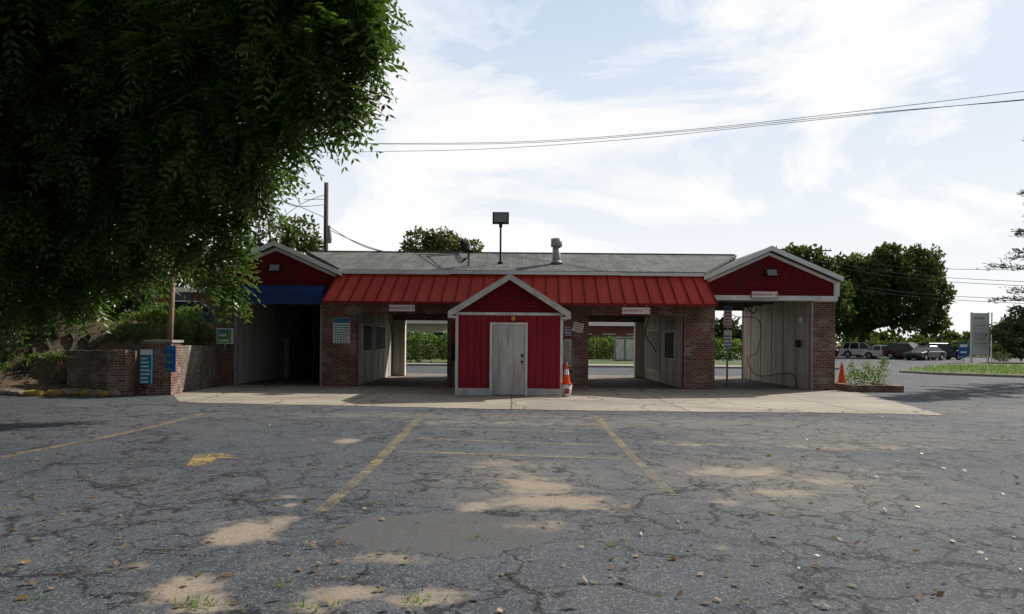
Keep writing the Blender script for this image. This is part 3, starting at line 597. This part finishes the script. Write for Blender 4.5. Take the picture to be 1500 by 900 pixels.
# ---------------------------------------------------------------- left walls, embankment
rw=empty('brick_retaining_wall',(-10,21,0))
b=B()
b.hexa([(-9.72,20.6,0),(-9.5,20.6,0),(-9.98,Y0-0.01,0),(-10.2,Y0-0.01,0),(-9.72,20.6,1.38),(-9.5,20.6,1.38),(-9.98,Y0-0.01,1.33),(-10.2,Y0-0.01,1.33)],'brick_grey')
b.box(-10.15,-9.45,20.0,20.6,0,1.46,'brick'); b.box(-10.2,-9.4,19.95,20.65,1.46,1.53,'kerb')
b.box(-11.0,-10.5,19.6,20.1,0,1.24,'brick'); b.box(-10.5,-10.15,20.2,20.4,0,1.2,'brick')
b.box(-12.9,-11.0,20.9,21.15,0,1.2,'brick_grey'); b.box(-11.25,-11.0,20.1,20.9,0,1.2,'brick_grey')
b.make('walls',rw)
def wallsign(nm,pxa,pxb,pya,pyb,y,body,head,ink,rows):
    p=W(pxa,pyb,y);q_=W(pxb,pya,y); b=B(); b.box(p.x,q_.x,y-0.02,y,p.z,q_.z,body); H=q_.z-p.z;Wd=q_.x-p.x
    b.box(p.x+.01,q_.x-.01,y-0.025,y-0.021,q_.z-0.16*H,q_.z-0.01,head)
    for r in range(rows):
        z0=p.z+H*0.8*(r+0.25)/rows; b.box(p.x+Wd*0.1,p.x+Wd*random.uniform(0.6,0.9),y-0.025,y-0.021,z0,z0+H*0.8/rows*0.3,ink)
    e=empty(nm,((p.x+q_.x)/2,y,p.z)); b.make('panel',e); return e
wallsign('wall_sign',205,223,512,562,19.55,'signcyan','signwhite','signwhite',7)
wallsign('wall_sign',243,258,507,545,19.94,'signblue','signcyan','signgreen',3)
e=wallsign('vending_sign',319,339,483,502,24.2,'signgreen','signcyan','signwhite',2)
b=B(); p=W(319,502,24.2);q_=W(339,483,24.2); b.box(p.x-0.04,q_.x+0.04,24.2,24.3,p.z-0.04,q_.z+0.04,'signwhite'); b.tube([((p.x+q_.x)/2,24.25,1.2),((p.x+q_.x)/2,24.25,p.z)],0.03,'steel',8); b.make('frame',e)
p=W(254,388,21.3); e=empty('wooden_post',(p.x,21.3,1)); b=B(); b.tube([(p.x-0.12,21.3,0.8),(p.x,21.3,p.z)],[0.1,0.08],'postwood',8); b.make('post',e)
def hill_z(x,y):
    a=min(1,max(0,(-10.3-x)/1.0)) if y>21.2 else min(1,max(0,(-12.2-x)/2.5))
    c=min(1,max(0,(y-19.6)/4.5)); c=c*c*(3-2*c)
    zz=(0.2+1.9*c)*a*min(1,max(0,(y-19.3)/0.5))
    if y<=19.3: zz=0
    zz+=a*c*0.18*noise.noise(Vector((x*0.8,y*0.8,0)))+a*0.06*noise.noise(Vector((x*3,y*3,0)))
    return zz-0.03*(zz<=0)
hx=np.concatenate([np.linspace(-70,-20,26),np.linspace(-19.6,-10.0,80)]); hy=np.concatenate([np.linspace(19,30,90),np.linspace(30.5,75,50)])
b=B(); k=len(hx); b.v=[(x,y,hill_z(x,y)) for y in hy for x in hx]
mi=b.mi('dirt')
for j in range(len(hy)-1):
    for i in range(k-1):
        if min(b.v[j*k+i][2],b.v[(j+1)*k+i+1][2],b.v[j*k+i+1][2],b.v[(j+1)*k+i][2])>-0.05 : b.f.append((j*k+i,j*k+i+1,(j+1)*k+i+1,(j+1)*k+i)); b.m.append(mi); b.sm.append(True)
b.make('embankment')
b=B()
import bmesh
def rockmesh(b,c,r,m):
    bm=bmesh.new(); bmesh.ops.create_icosphere(bm,subdivisions=2,radius=1)
    k=len(b.v); i=b.mi(m)
    for v in bm.verts:
        d=v.co.copy(); s_=1+0.35*noise.noise(d*1.3+Vector(c)*3); b.v.append((c[0]+d.x*r*s_*1.3,c[1]+d.y*r*s_,c[2]+d.z*r*s_*0.75))
    for f in bm.faces: b.f.append(tuple(k+v.index for v in f.verts)); b.m.append(i); b.sm.append(False)
    bm.free()
for i in range(26):
    x=-17.5+i*0.27+random.uniform(-.06,.06); y=19.4+0.12*math.sin(i)+max(0,(x+12.5))*0.15
    rockmesh(b,(x,y,0.06),random.uniform(0.07,0.17),'rockyellow' if random.random()<0.5 and x>-15.5 else 'rock')
for i in range(14): rockmesh(b,(random.uniform(-13,-11.4),random.uniform(19.7,20.7),0.06),random.uniform(0.06,0.14),'rock')
b.make('border_rocks')
b=B()
for i in range(16):
    x=random.uniform(-15.5,-12.6); y=random.uniform(21.5,23); pts=[(x,y,hill_z(x,y)+.02)]
    for k in range(5):
        x+=random.uniform(-.25,.35); y-=random.uniform(.2,.4); pts.append((x,y,max(hill_z(x,y),0)+.03))
    b.tube(pts,[.06,.05,.04,.03,.025,.01],'bark',6)
b.make('tree_roots')
n=2600; px=rng.uniform(-19,-10.6,n); py=rng.uniform(19.2,27,n); P=np.array([[x,y,max(hill_z(x,y),0)+0.03] for x,y in zip(px,py)])
A=norm(np.column_stack([rng.normal(size=n),rng.normal(size=n),rng.normal(size=n)*0.3]))*0.1; S=norm(np.cross(A,rng.normal(size=(n,3))*0.3+np.array([0,0,1])))*0.06
quads('bank_leaf_litter',P,A,S,rng.random(n)*0.6,'litter')
lb=[]
for i in range(34):
    x=random.uniform(-19,-10.9); y=random.uniform(22.6,27.5); lb.append(((x,y,hill_z(x,y)+0.25),(random.uniform(.4,.9),random.uniform(.4,.8),random.uniform(.25,.6))))
for i in range(9):
    x=random.uniform(-16.5,-13); y=random.uniform(20.2,21.6); lb.append(((x,y,hill_z(x,y)+0.08),(random.uniform(.25,.5),.3,.15)))
for x,y in ((-10.9,23.6),(-11.2,22.6),(-10.8,25.2),(-11.6,24.2),(-12.2,22.6)): lb.append(((x,y,1.75),(0.6,0.6,0.5)))
leafcloud('ivy_shrubs',lb,1100,0.11,'weed',None,0.3,0.5,0.6)
# ---------------------------------------------------------------- the big near tree
bt=empty('walnut_tree',(-14.6,22.6,1.0))
LB=[(100,60,15,2.2),(260,40,14.5,2.2),(385,15,13.5,1.7),(480,10,13,1.05),(520,80,13,0.6),(450,95,13,1.1),(490,140,13,0.45),(340,120,14,1.7),(200,170,15,2.2),(50,200,16,2.3),(400,175,13.5,0.9),(435,190,13.7,0.45),(335,220,14,1.0),(378,232,14,0.5),(270,250,15,1.3),(150,280,16,1.7),(30,310,17,1.8),(318,290,15,0.7),(342,350,15,0.38),(340,395,15,0.32),(322,410,15,0.36),(262,330,15.5,0.75),(170,340,17,1.3),(60,390,17,1.3),(120,400,17.5,1.0),(-40,250,15,2.4),(-60,80,14,2.4),(0,-60,14,2.5),(160,-80,15,2.6),(330,-80,14.5,2.4),(460,-70,13.5,1.6),(-100,400,18,1.8),(372,272,14.6,0.3),(300,345,14.7,0.55),(100,-250,16,3),(320,-260,16,3),(515,35,13,0.55),(545,25,13,.3),(548,95,13,.25),(225,360,16.5,.7),(20,430,18,1.1)]
lobes=[(tuple(W(x,y,d)),r*0.92) for x,y,d,r in LB]
fronds('foliage',lobes,37,0.60,'leafnear',bt,per=9,pairs=6)
b=B(); fk=Vector((-13.2,20.5,5.0)); limb(b,(-14.6,22.8,1.0),fk,0.38,0.3,0.03); limb(b,(-16.4,23.8,1.2),(-16.0,21.5,7),0.22,0.15,0.05)
for c,r in lobes: limb(b,fk,c,0.14,0.02,0.1,9)
b.make('trunk_and_limbs',bt)
def T(nm,base,spec,dens,size,mat,trunk): tree(nm,base,[(tuple(W(x,y,d)),r) for x,y,d,r in spec],dens,size,mat,trunk)
T('maple_tree',(-20,27,1.5),[(60,120,25,4.5),(200,200,25,3.5),(60,330,25,2.6),(-60,300,24,3.5),(180,345,25,2.0),(-80,100,24,4.5),(250,300,25,1.6),(130,410,25,1.5),(20,420,25,1.7),(290,190,25,2.0),(230,60,24,4),(80,450,26,1.1),(190,420,26,1.2),(230,395,27,1.0),(-40,430,25,2),(150,465,27,.8)],270,0.28,'leafdark',0.3)
T('maple_tree',(-22,44,1.5),[(440,345,48,1.4),(405,350,48,1.8),(462,360,47,0.8),(350,380,47,2.2),(430,370,47,1.7),(290,390,46,1.6),(240,390,46,2)],260,0.3,'leaffar',0.3)
T('oak_tree',(-6,66,0),[(615,358,66,1.6),(655,362,66,1.9),(690,368,66,1.2),(635,352,66,1.0),(600,368,66,1.0),(650,390,66,3)],340,0.32,'leafolive',0.3)
T('oak_tree',(41,85,0),[(1300,400,85,3.6),(1345,400,85,3.3),(1260,410,84,3.2),(1320,440,84,4.2),(1270,450,84,3.6),(1370,430,85,2.2),(1235,400,85,2.4),(1365,470,85,2.2),(1240,465,84,2.6),(1300,375,85,1.6),(1345,382,85,1.8)],330,0.45,'leaffar',0.45)
T('oak_tree',(30,78,0),[(1160,385,78,2.0),(1185,385,78,2.0),(1150,420,78,2.5),(1205,395,78,1.6),(1130,400,78,2.4),(1210,440,78,3)],300,0.45,'leaffar',0.35)
lb=[]
for i in range(120):
    x=-160+i*3.4+random.uniform(-1,1); h=random.uniform(2.0,4.2); y=random.uniform(122,140)
    if 60<x<86: h*=0.85
    lb.append(((x,y,h*0.8),(3.2,2.0,h)))
leafcloud('distant_treeline',lb,90,0.9,'leaffar',None,0.5,0.4,0.7)
lb=[((x,47.5+random.uniform(-.3,.3),1.1),(1.1,0.8,random.uniform(.95,1.3))) for x in np.arange(-16,2,1.0)]+[((x,60.5,1.0),(1.3,0.8,random.uniform(1.0,1.3))) for x in np.arange(1,26,1.2)]
leafcloud('hedge',lb,600,0.18,'weed',None,0.6,0.35,0.7)
lb=[((x,92,1.0),(2.0,1.2,1.3)) for x in np.arange(34,80,2.4)]; leafcloud('hedge',lb,160,0.4,'leaffar',None,0.5,0.4,0.6)
e=empty('pine_tree',(22.9,30,0)); b=B(); tx=22.9; b.tube([(tx,30,-0.1),(tx,30,5),(tx+.1,30,11)],[0.25,0.18,0.05],'bark',8)
P=[];A=[];S=[];T_=[]
for lv in range(17):
    zz=1.2+lv*0.6; Lb=(2.7-0.12*lv)*random.uniform(.7,1.15)
    for a in range(6):
        th=a*1.05+lv*0.6+random.uniform(-.2,.2); d=Vector((math.cos(th),math.sin(th),0)); L_=Lb*random.uniform(.6,1.1); p0=Vector((tx,30,zz)); p1=p0+d*L_+Vector((0,0,0.35*random.uniform(-0.6,1)))
        b.tube([p0,p0.lerp(p1,.5)-Vector((0,0,.08)),p1],[0.04,0.025,0.008],'bark',5)
        for _ in range(110):
            t_=random.uniform(.45,1.05); c=p0.lerp(p1,t_)+Vector((random.gauss(0,.14),random.gauss(0,.14),random.gauss(0,.06))); dd=Vector((d.x+random.gauss(0,.6),d.y+random.gauss(0,.6),0.25+random.gauss(0,.4))).normalized()
            P.append(c);A.append(dd*0.22);s_=dd.cross(Vector((random.random(),random.random(),1))).normalized()*0.05;S.append(s_);T_.append(random.random())
b.make('trunk_and_branches',e); quads('needles',np.array(P),np.array(A),np.array(S),np.array(T_),'needle',e)
lb=[(tuple(W(x,y,d)),r) for x,y,d,r in ((1480,490,60,1.6),(1500,475,60,1.8),(1530,480,60,2.4),(1495,512,60,1.0))]; e=empty('evergreen_shrub',lb[0][0]); leafcloud('crown',lb,500,0.25,'needle',e); b=B(); b.tube([(44,60,0),(44,60,2)],0.12,'bark'); b.make('stem',e)
p=G(1467,530); e=empty('round_shrub',p); leafcloud('crown',[((p.x,p.y,0.5),(1.1,0.8,0.55))],1500,0.12,'leaffar',e,0.5,0.2)
isl=[G(1322,546),G(1380,538),G(1440,533.5),G(1540,533),Vector((60,45,0)),Vector((60,27,0)),G(1560,556),G(1440,551.5),G(1370,549)]
b=B(); b.face([(*p.xy,0.12) for p in isl],'grass'); n=len(isl)
for i in range(n):
    a,c=isl[i],isl[(i+1)%n]; d=(c-a).normalized(); o_=Vector((d.y,-d.x,0))*-0.15
    b.hexa([(*(a).xy,0),(*(c).xy,0),(*(c+o_).xy,0),(*(a+o_).xy,0),(*(a).xy,0.115),(*(c).xy,0.115),(*(c+o_).xy,0.115),(*(a+o_).xy,0.115)],'kerb')
b.make('grass_island')
n=9000; px=rng.uniform(22,50,n); py=rng.uniform(30,50,n)
def inside(x,y):
    c=False
    for i in range(len(isl)):
        a,d=isl[i],isl[i-1]
        if (a.y>y)!=(d.y>y) and x<(d.x-a.x)*(y-a.y)/(d.y-a.y)+a.x: c=not c
    return c
kk=[(x,y) for x,y in zip(px,py) if inside(x,y)]; m=len(kk)
P=np.array([[x,y,0.12] for x,y in kk]); A=np.column_stack([rng.normal(size=m)*.04,rng.normal(size=m)*.04,rng.uniform(.08,.2,m)]); S=norm(np.cross(A,rng.normal(size=(m,3))))*0.05
quads('grass_blades',P,A,S,rng.random(m),'weed')
b=B(); b.box(-60,20,44.0,44.15,0.0,0.12,'kerb'); b.box(-60,20,44.15,46.5,0.0,0.118,'kerb'); b.box(-60,20,46.5,58,0.0,0.11,'grass'); b.box(30,100,88,88.2,0,0.13,'kerb'); b.box(30,100,88.2,120,0,0.12,'grass'); b.make('pavement')
def upole(base,top,arm=True,r=0.16):
    e=empty('utility_pole',base); b=B(); b.tube([base,top],[r,r*0.7],'wood',10)
    if arm:
        t_=Vector(top); b.box(t_.x-1.1,t_.x+1.1,t_.y-0.06,t_.y+0.06,t_.z-0.6,t_.z-0.48,'wood')
        for k in (-1,-.5,.5,1): b.tube([(t_.x+k,t_.y,t_.z-.48),(t_.x+k,t_.y,t_.z-.3)],0.04,'greytrim',8)
    b.make('pole',e); return e
p=W(478,268,38); e=upole((p.x,38,0),tuple(p),False,0.16)
b=B(); q_=W(482,345,37.7); b.tube([q_-Vector((0,0,0.4)),q_+Vector((0,0,0.5))],0.13,'steel',12); b.make('pole_transformer',e)
p2=W(1203,360,78); upole((p2.x,78,0),tuple(p2),True,0.17)
uw=empty('utility_wires',(0,30,8))
for pts in ([(440,209,42),(515,211,40),(760,210,36),(1000,193,32),(1250,168,28),(1500,147,25),(1700,128,22)],[(440,210,42),(515,210.5,40),(760,208,36),(1000,191,32),(1250,164,28),(1500,134,25),(1700,110,22)],[(440,225,42),(515,223,40),(700,219,37),(900,206,33),(1100,186,30),(1300,165,27),(1500,146,25),(1700,128,22)]):
    curve('wire',[W(*q) for q in pts],0.011,'cable',uw)
for pts in ([(478,285,38),(440,300,42),(400,330,50)],[(478,292,38),(445,293,45)],[(478,300,38),(430,302,30),(405,280,26)],[(478,335,38),(540,362,31),(600,375,28),(672,373,25)],[(478,330,38),(530,360,31),(590,373,28),(672,371,25)],[(478,320,38),(430,300,33),(380,290,30)]):
    curve('wire',[W(*q) for q in pts],0.016,'cable',uw)
for a,c in ((380,410),(386,416),(408,436),(412,442),(378,392)):
    curve('wire',[W(1150,a-8,80),W(1320,(a+c)/2+6,72),W(1520,c+4,62)],0.022,'cable',uw)
p=G(1435,532); yy=p.y; pl=empty('pylon_sign',(p.x,yy,0)); b=B(); xa,xb=W(1422,500,yy).x,W(1448,500,yy).x; zt_=W(1435,458,yy).z
b.box(xa,xa+.1,yy-.1,yy+.1,0,zt_,'signwhite'); b.box(xb-.1,xb,yy-.1,yy+.1,0,zt_,'signwhite'); b.box(xa+.1,xb-.1,yy-.08,yy+.08,0.7,zt_-0.05,'signwhite')
cols=['signgreen','signgreen','signwhite','signblue','signred','signgreen']
zz=zt_-0.2
for i,hh in enumerate((0.75,0.4,0.35,0.3,0.35,0.35)):
    if i!=2:
        x=xa+.25
        while x<xb-.35:
            l=random.uniform(.08,.2); b.box(x,min(x+l,xb-.25),yy-.09,yy-.081,zz-hh*.5,zz-hh*.3,cols[i]); x+=l+.07
    b.box(xa+.1,xb-.1,yy-.088,yy-.081,zz-hh,zz-hh+.03,'greytrim'); zz-=hh+.04
b.box(xb+.25,xb+.33,yy,yy+.08,0,zt_,'signwhite')
b.make('sign_panels',pl)
p=G(1411,530); e=empty('street_sign',(p.x,p.y,0)); b=B(); b.box(p.x-.45,p.x+.45,p.y-.03,p.y+.03,0.5,1.75,'signblue'); b.box(p.x-.35,p.x+.35,p.y-.036,p.y-.031,1.35,1.6,'signwhite'); b.box(p.x-.3,p.x+.3,p.y-.036,p.y-.031,.8,.95,'signwhite'); b.tube([(p.x,p.y,0),(p.x,p.y,.5)],.05,'steel',8); b.make('panel',e)
def house(nm,x0,x1,y0,y1,h,rh,wall,z=0):
    e=empty(nm,((x0+x1)/2,y0,z)); b=B(); b.box(x0,x1,y0,y1,z,z+h,wall); b.prism([(y0-.4,z+h),(y1+.4,z+h),((y0+y1)/2,z+h+rh)],x0-.4,x1+.4,'farroof','X'); b.make('walls_and_roof',e)
    b=B(); x=x0+1
    while x<x1-1.3: b.box(x,x+1.0,y0-.04,y0-.002,z+1.0,z+2.2,'glassdark'); b.box(x-.08,x+1.08,y0-.03,y0-.003,z+.9,z+1.0,'white'); b.box(x-.08,x+1.08,y0-.03,y0-.003,z+2.2,z+2.3,'white'); x+=2.2
    b.make('windows',e)
house('brick_house',3,15,66,74,3.0,1.2,'redbrick_far'); house('white_house',-14,-3.5,58.5,66,2.9,1.2,'wallpale')
house('red_house',-22,-14.5,40,46,2.2,0.5,'redbrick_far',1.9)
for px_ in (908,922):  # pair of portable toilets behind the building, modelled as light grey boxes
    p=G(px_,531); e=empty('portable_toilet',(p.x,p.y,0)); b=B(); b.box(p.x-.36,p.x+.36,p.y,p.y+.7,0.12,1.85,'greytrim'); b.box(p.x-.3,p.x+.3,p.y-.02,p.y-.001,.2,1.75,'white'); b.box(p.x-.4,p.x+.4,p.y-.04,p.y+.74,1.85,1.95,'steel'); b.box(p.x-.36,p.x+.36,p.y,p.y+.7,0,.12,'dark'); b.box(p.x+.2,p.x+.24,p.y-.04,p.y-.021,.9,1.05,'dark'); b.make('toilet_cabin',e,0.01)
# ---------------------------------------------------------------- cars
def car(loc,rot,col,suv=False):
    e=empty('parked_car',loc); R=Matrix.Translation(loc)@Matrix.Rotation(rot,4,'Z'); paint=carpaint('car_paint',col)
    Wd=1.8;H=1.72 if suv else 1.44; bz=0.98 if suv else 0.88; wr=0.36 if suv else 0.32
    def arch(cx):
        return [(cx+math.cos(a)*(wr+.06),wr+math.sin(a)*(wr+.06)) for a in np.linspace(-0.15,math.pi+.15,9)]
    lo=[(-2.2,.3)]+list(reversed(arch(-1.4)))+list(reversed(arch(1.4)))+[(2.2,.3),(2.25,.6),(2.15,.78),(1.2,bz),(-1.9 if not suv else -2.1,bz+.02),(-2.22,bz-.1),(-2.25,.6)]
    b=B(); b.prism(lo,-Wd/2,Wd/2,paint); 
    b.v=[tuple(R@Vector(v)) for v in b.v]; b.make('body',e,0.06)
    b=B()
    xb0,xb1=(-2.05,1.15) if suv else (-1.75,1.1); xt0,xt1=(-1.75,.35) if suv else (-1.0,.3); yb_,yt_=Wd/2-.06,Wd/2-.24
    P8=[(xb0,-yb_,bz-.02),(xb1,-yb_,bz-.02),(xb1,yb_,bz-.02),(xb0,yb_,bz-.02),(xt0,-yt_,H-.06),(xt1,-yt_,H-.06),(xt1,yt_,H-.06),(xt0,yt_,H-.06)]
    b.hexa(P8,'glassdark')
    b.hexa([(xt0-.05,-yt_-.02,H-.06),(xt1+.05,-yt_-.02,H-.06),(xt1+.05,yt_+.02,H-.06),(xt0-.05,yt_+.02,H-.06),(xt0+.08,-yt_+.08,H),(xt1-.1,-yt_+.08,H),(xt1-.1,yt_-.08,H),(xt0+.08,yt_-.08,H)],paint)
    for sy in (-1,1):
        for xa,xc_ in ((xb0,xt0),(xb1-.08,xt1-.06),(-.25,-.3),(xb0+.75 if suv else -1.2,xt0+.6 if suv else -.95)):
            b.hexa([(xa,sy*yb_-.012,bz-.02),(xa+.09,sy*yb_-.012,bz-.02),(xa+.09,sy*yb_+.012,bz-.02),(xa,sy*yb_+.012,bz-.02),(xc_,sy*yt_-.012,H-.05),(xc_+.08,sy*yt_-.012,H-.05),(xc_+.08,sy*yt_+.012,H-.05),(xc_,sy*yt_+.012,H-.05)],paint)
        b.box(.85,1.05,sy*(Wd/2+.02)-.09,sy*(Wd/2+.02)+.09,bz,bz+.14,paint)
        b.box(2.12,2.24,sy*.65-.2,sy*.65+.2,.62,.76,'lamp_lens'); b.box(-2.27,-2.15,sy*.68-.16,sy*.68+.16,.68,.86,'signred')
        for cx in (-1.4,1.4):
            b.tube([(cx,sy*(Wd/2-.22),wr),(cx,sy*(Wd/2-.01),wr)],wr,'tyre',20); b.tube([(cx,sy*(Wd/2-.02),wr),(cx,sy*(Wd/2+.005),wr)],wr*.62,'rim',12)
    b.box(2.2,2.27,-.5,.5,.42,.58,'tyre'); b.box(-2.3,-2.24,-.26,.26,.5,.62,'signwhite'); b.box(-2.1,2.1,-Wd/2+.1,Wd/2-.1,.22,.4,'tyre')
    b.v=[tuple(R@Vector(v)) for v in b.v]; b.make('windows_wheels_trim',e)
for px_,py_,rot,col,suv in ((1262,524,-0.5,(.7,.7,.7),True),(1297,526,-0.75,(.72,.72,.72),False),(1331,527,-1.0,(.02,.022,.03),True),(1355,528,-2.6,(.06,.06,.065),False),(1378,527,0.1,(.015,.016,.02),True)):
    p=G(px_,py_); car((p.x,p.y,0),rot,col,suv)
p=G(1225,523); car((p.x,p.y+2,0),1.2,(.1,.02,.02),False)
car((-15.6,35.5,1.95),0.15,(.03,.06,.12),False)
# ---------------------------------------------------------------- fallen leaves
def litter(nm,n,mat,smin,smax):
    py=600+300*rng.random(n)**1.0; px=rng.uniform(-50,1550,n); P=np.array([list(G(a,c)) for a,c in zip(px,py)]); P[:,2]=0.012
    s=rng.uniform(smin,smax,n); th=rng.uniform(0,6.28,n); A=np.column_stack([np.cos(th)*s,np.sin(th)*s,rng.uniform(-.1,.45,n)*s]); S=norm(np.cross(A,np.array([0,0,1.0])+rng.normal(size=(n,3))*.4))*(s*.55)[:,None]
    P[:,2]+=np.maximum(0,-A[:,2])
    quads(nm,P,A,S,rng.random(n),mat)
litter('fallen_leaves',380,'litter',0.025,0.085); litter('fallen_green_leaves',60,'littergreen',0.04,0.09)
n=700; P=np.array([[rng.uniform(-9,11),rng.normal(16.4,.5),0.015] for _ in range(n)]); A=norm(rng.normal(size=(n,3))*[1,1,.2])*.05; S=norm(np.cross(A,[0,0,1.0]))*.03; quads('apron_leaf_debris',P,A,S,rng.random(n)*.5,'litter')
P=[];A=[];S=[]
for cx,cy,m in ((290,888,60),(440,892,30),(610,884,25),(420,860,25),(900,800,15),(60,880,20),(705,790,12)):
    c=G(cx,cy)
    for _ in range(m):
        P.append((c.x+random.gauss(0,.08),c.y+random.gauss(0,.05),0.0)); a=Vector((random.gauss(0,.4),random.gauss(0,.4),1)).normalized()*random.uniform(.02,.06); A.append(a); S.append(a.cross(Vector((random.random(),random.random(),.1))).normalized()*.012)
quads('crack_weeds',np.array(P),np.array(A),np.array(S),rng.random(len(P)),'weed')
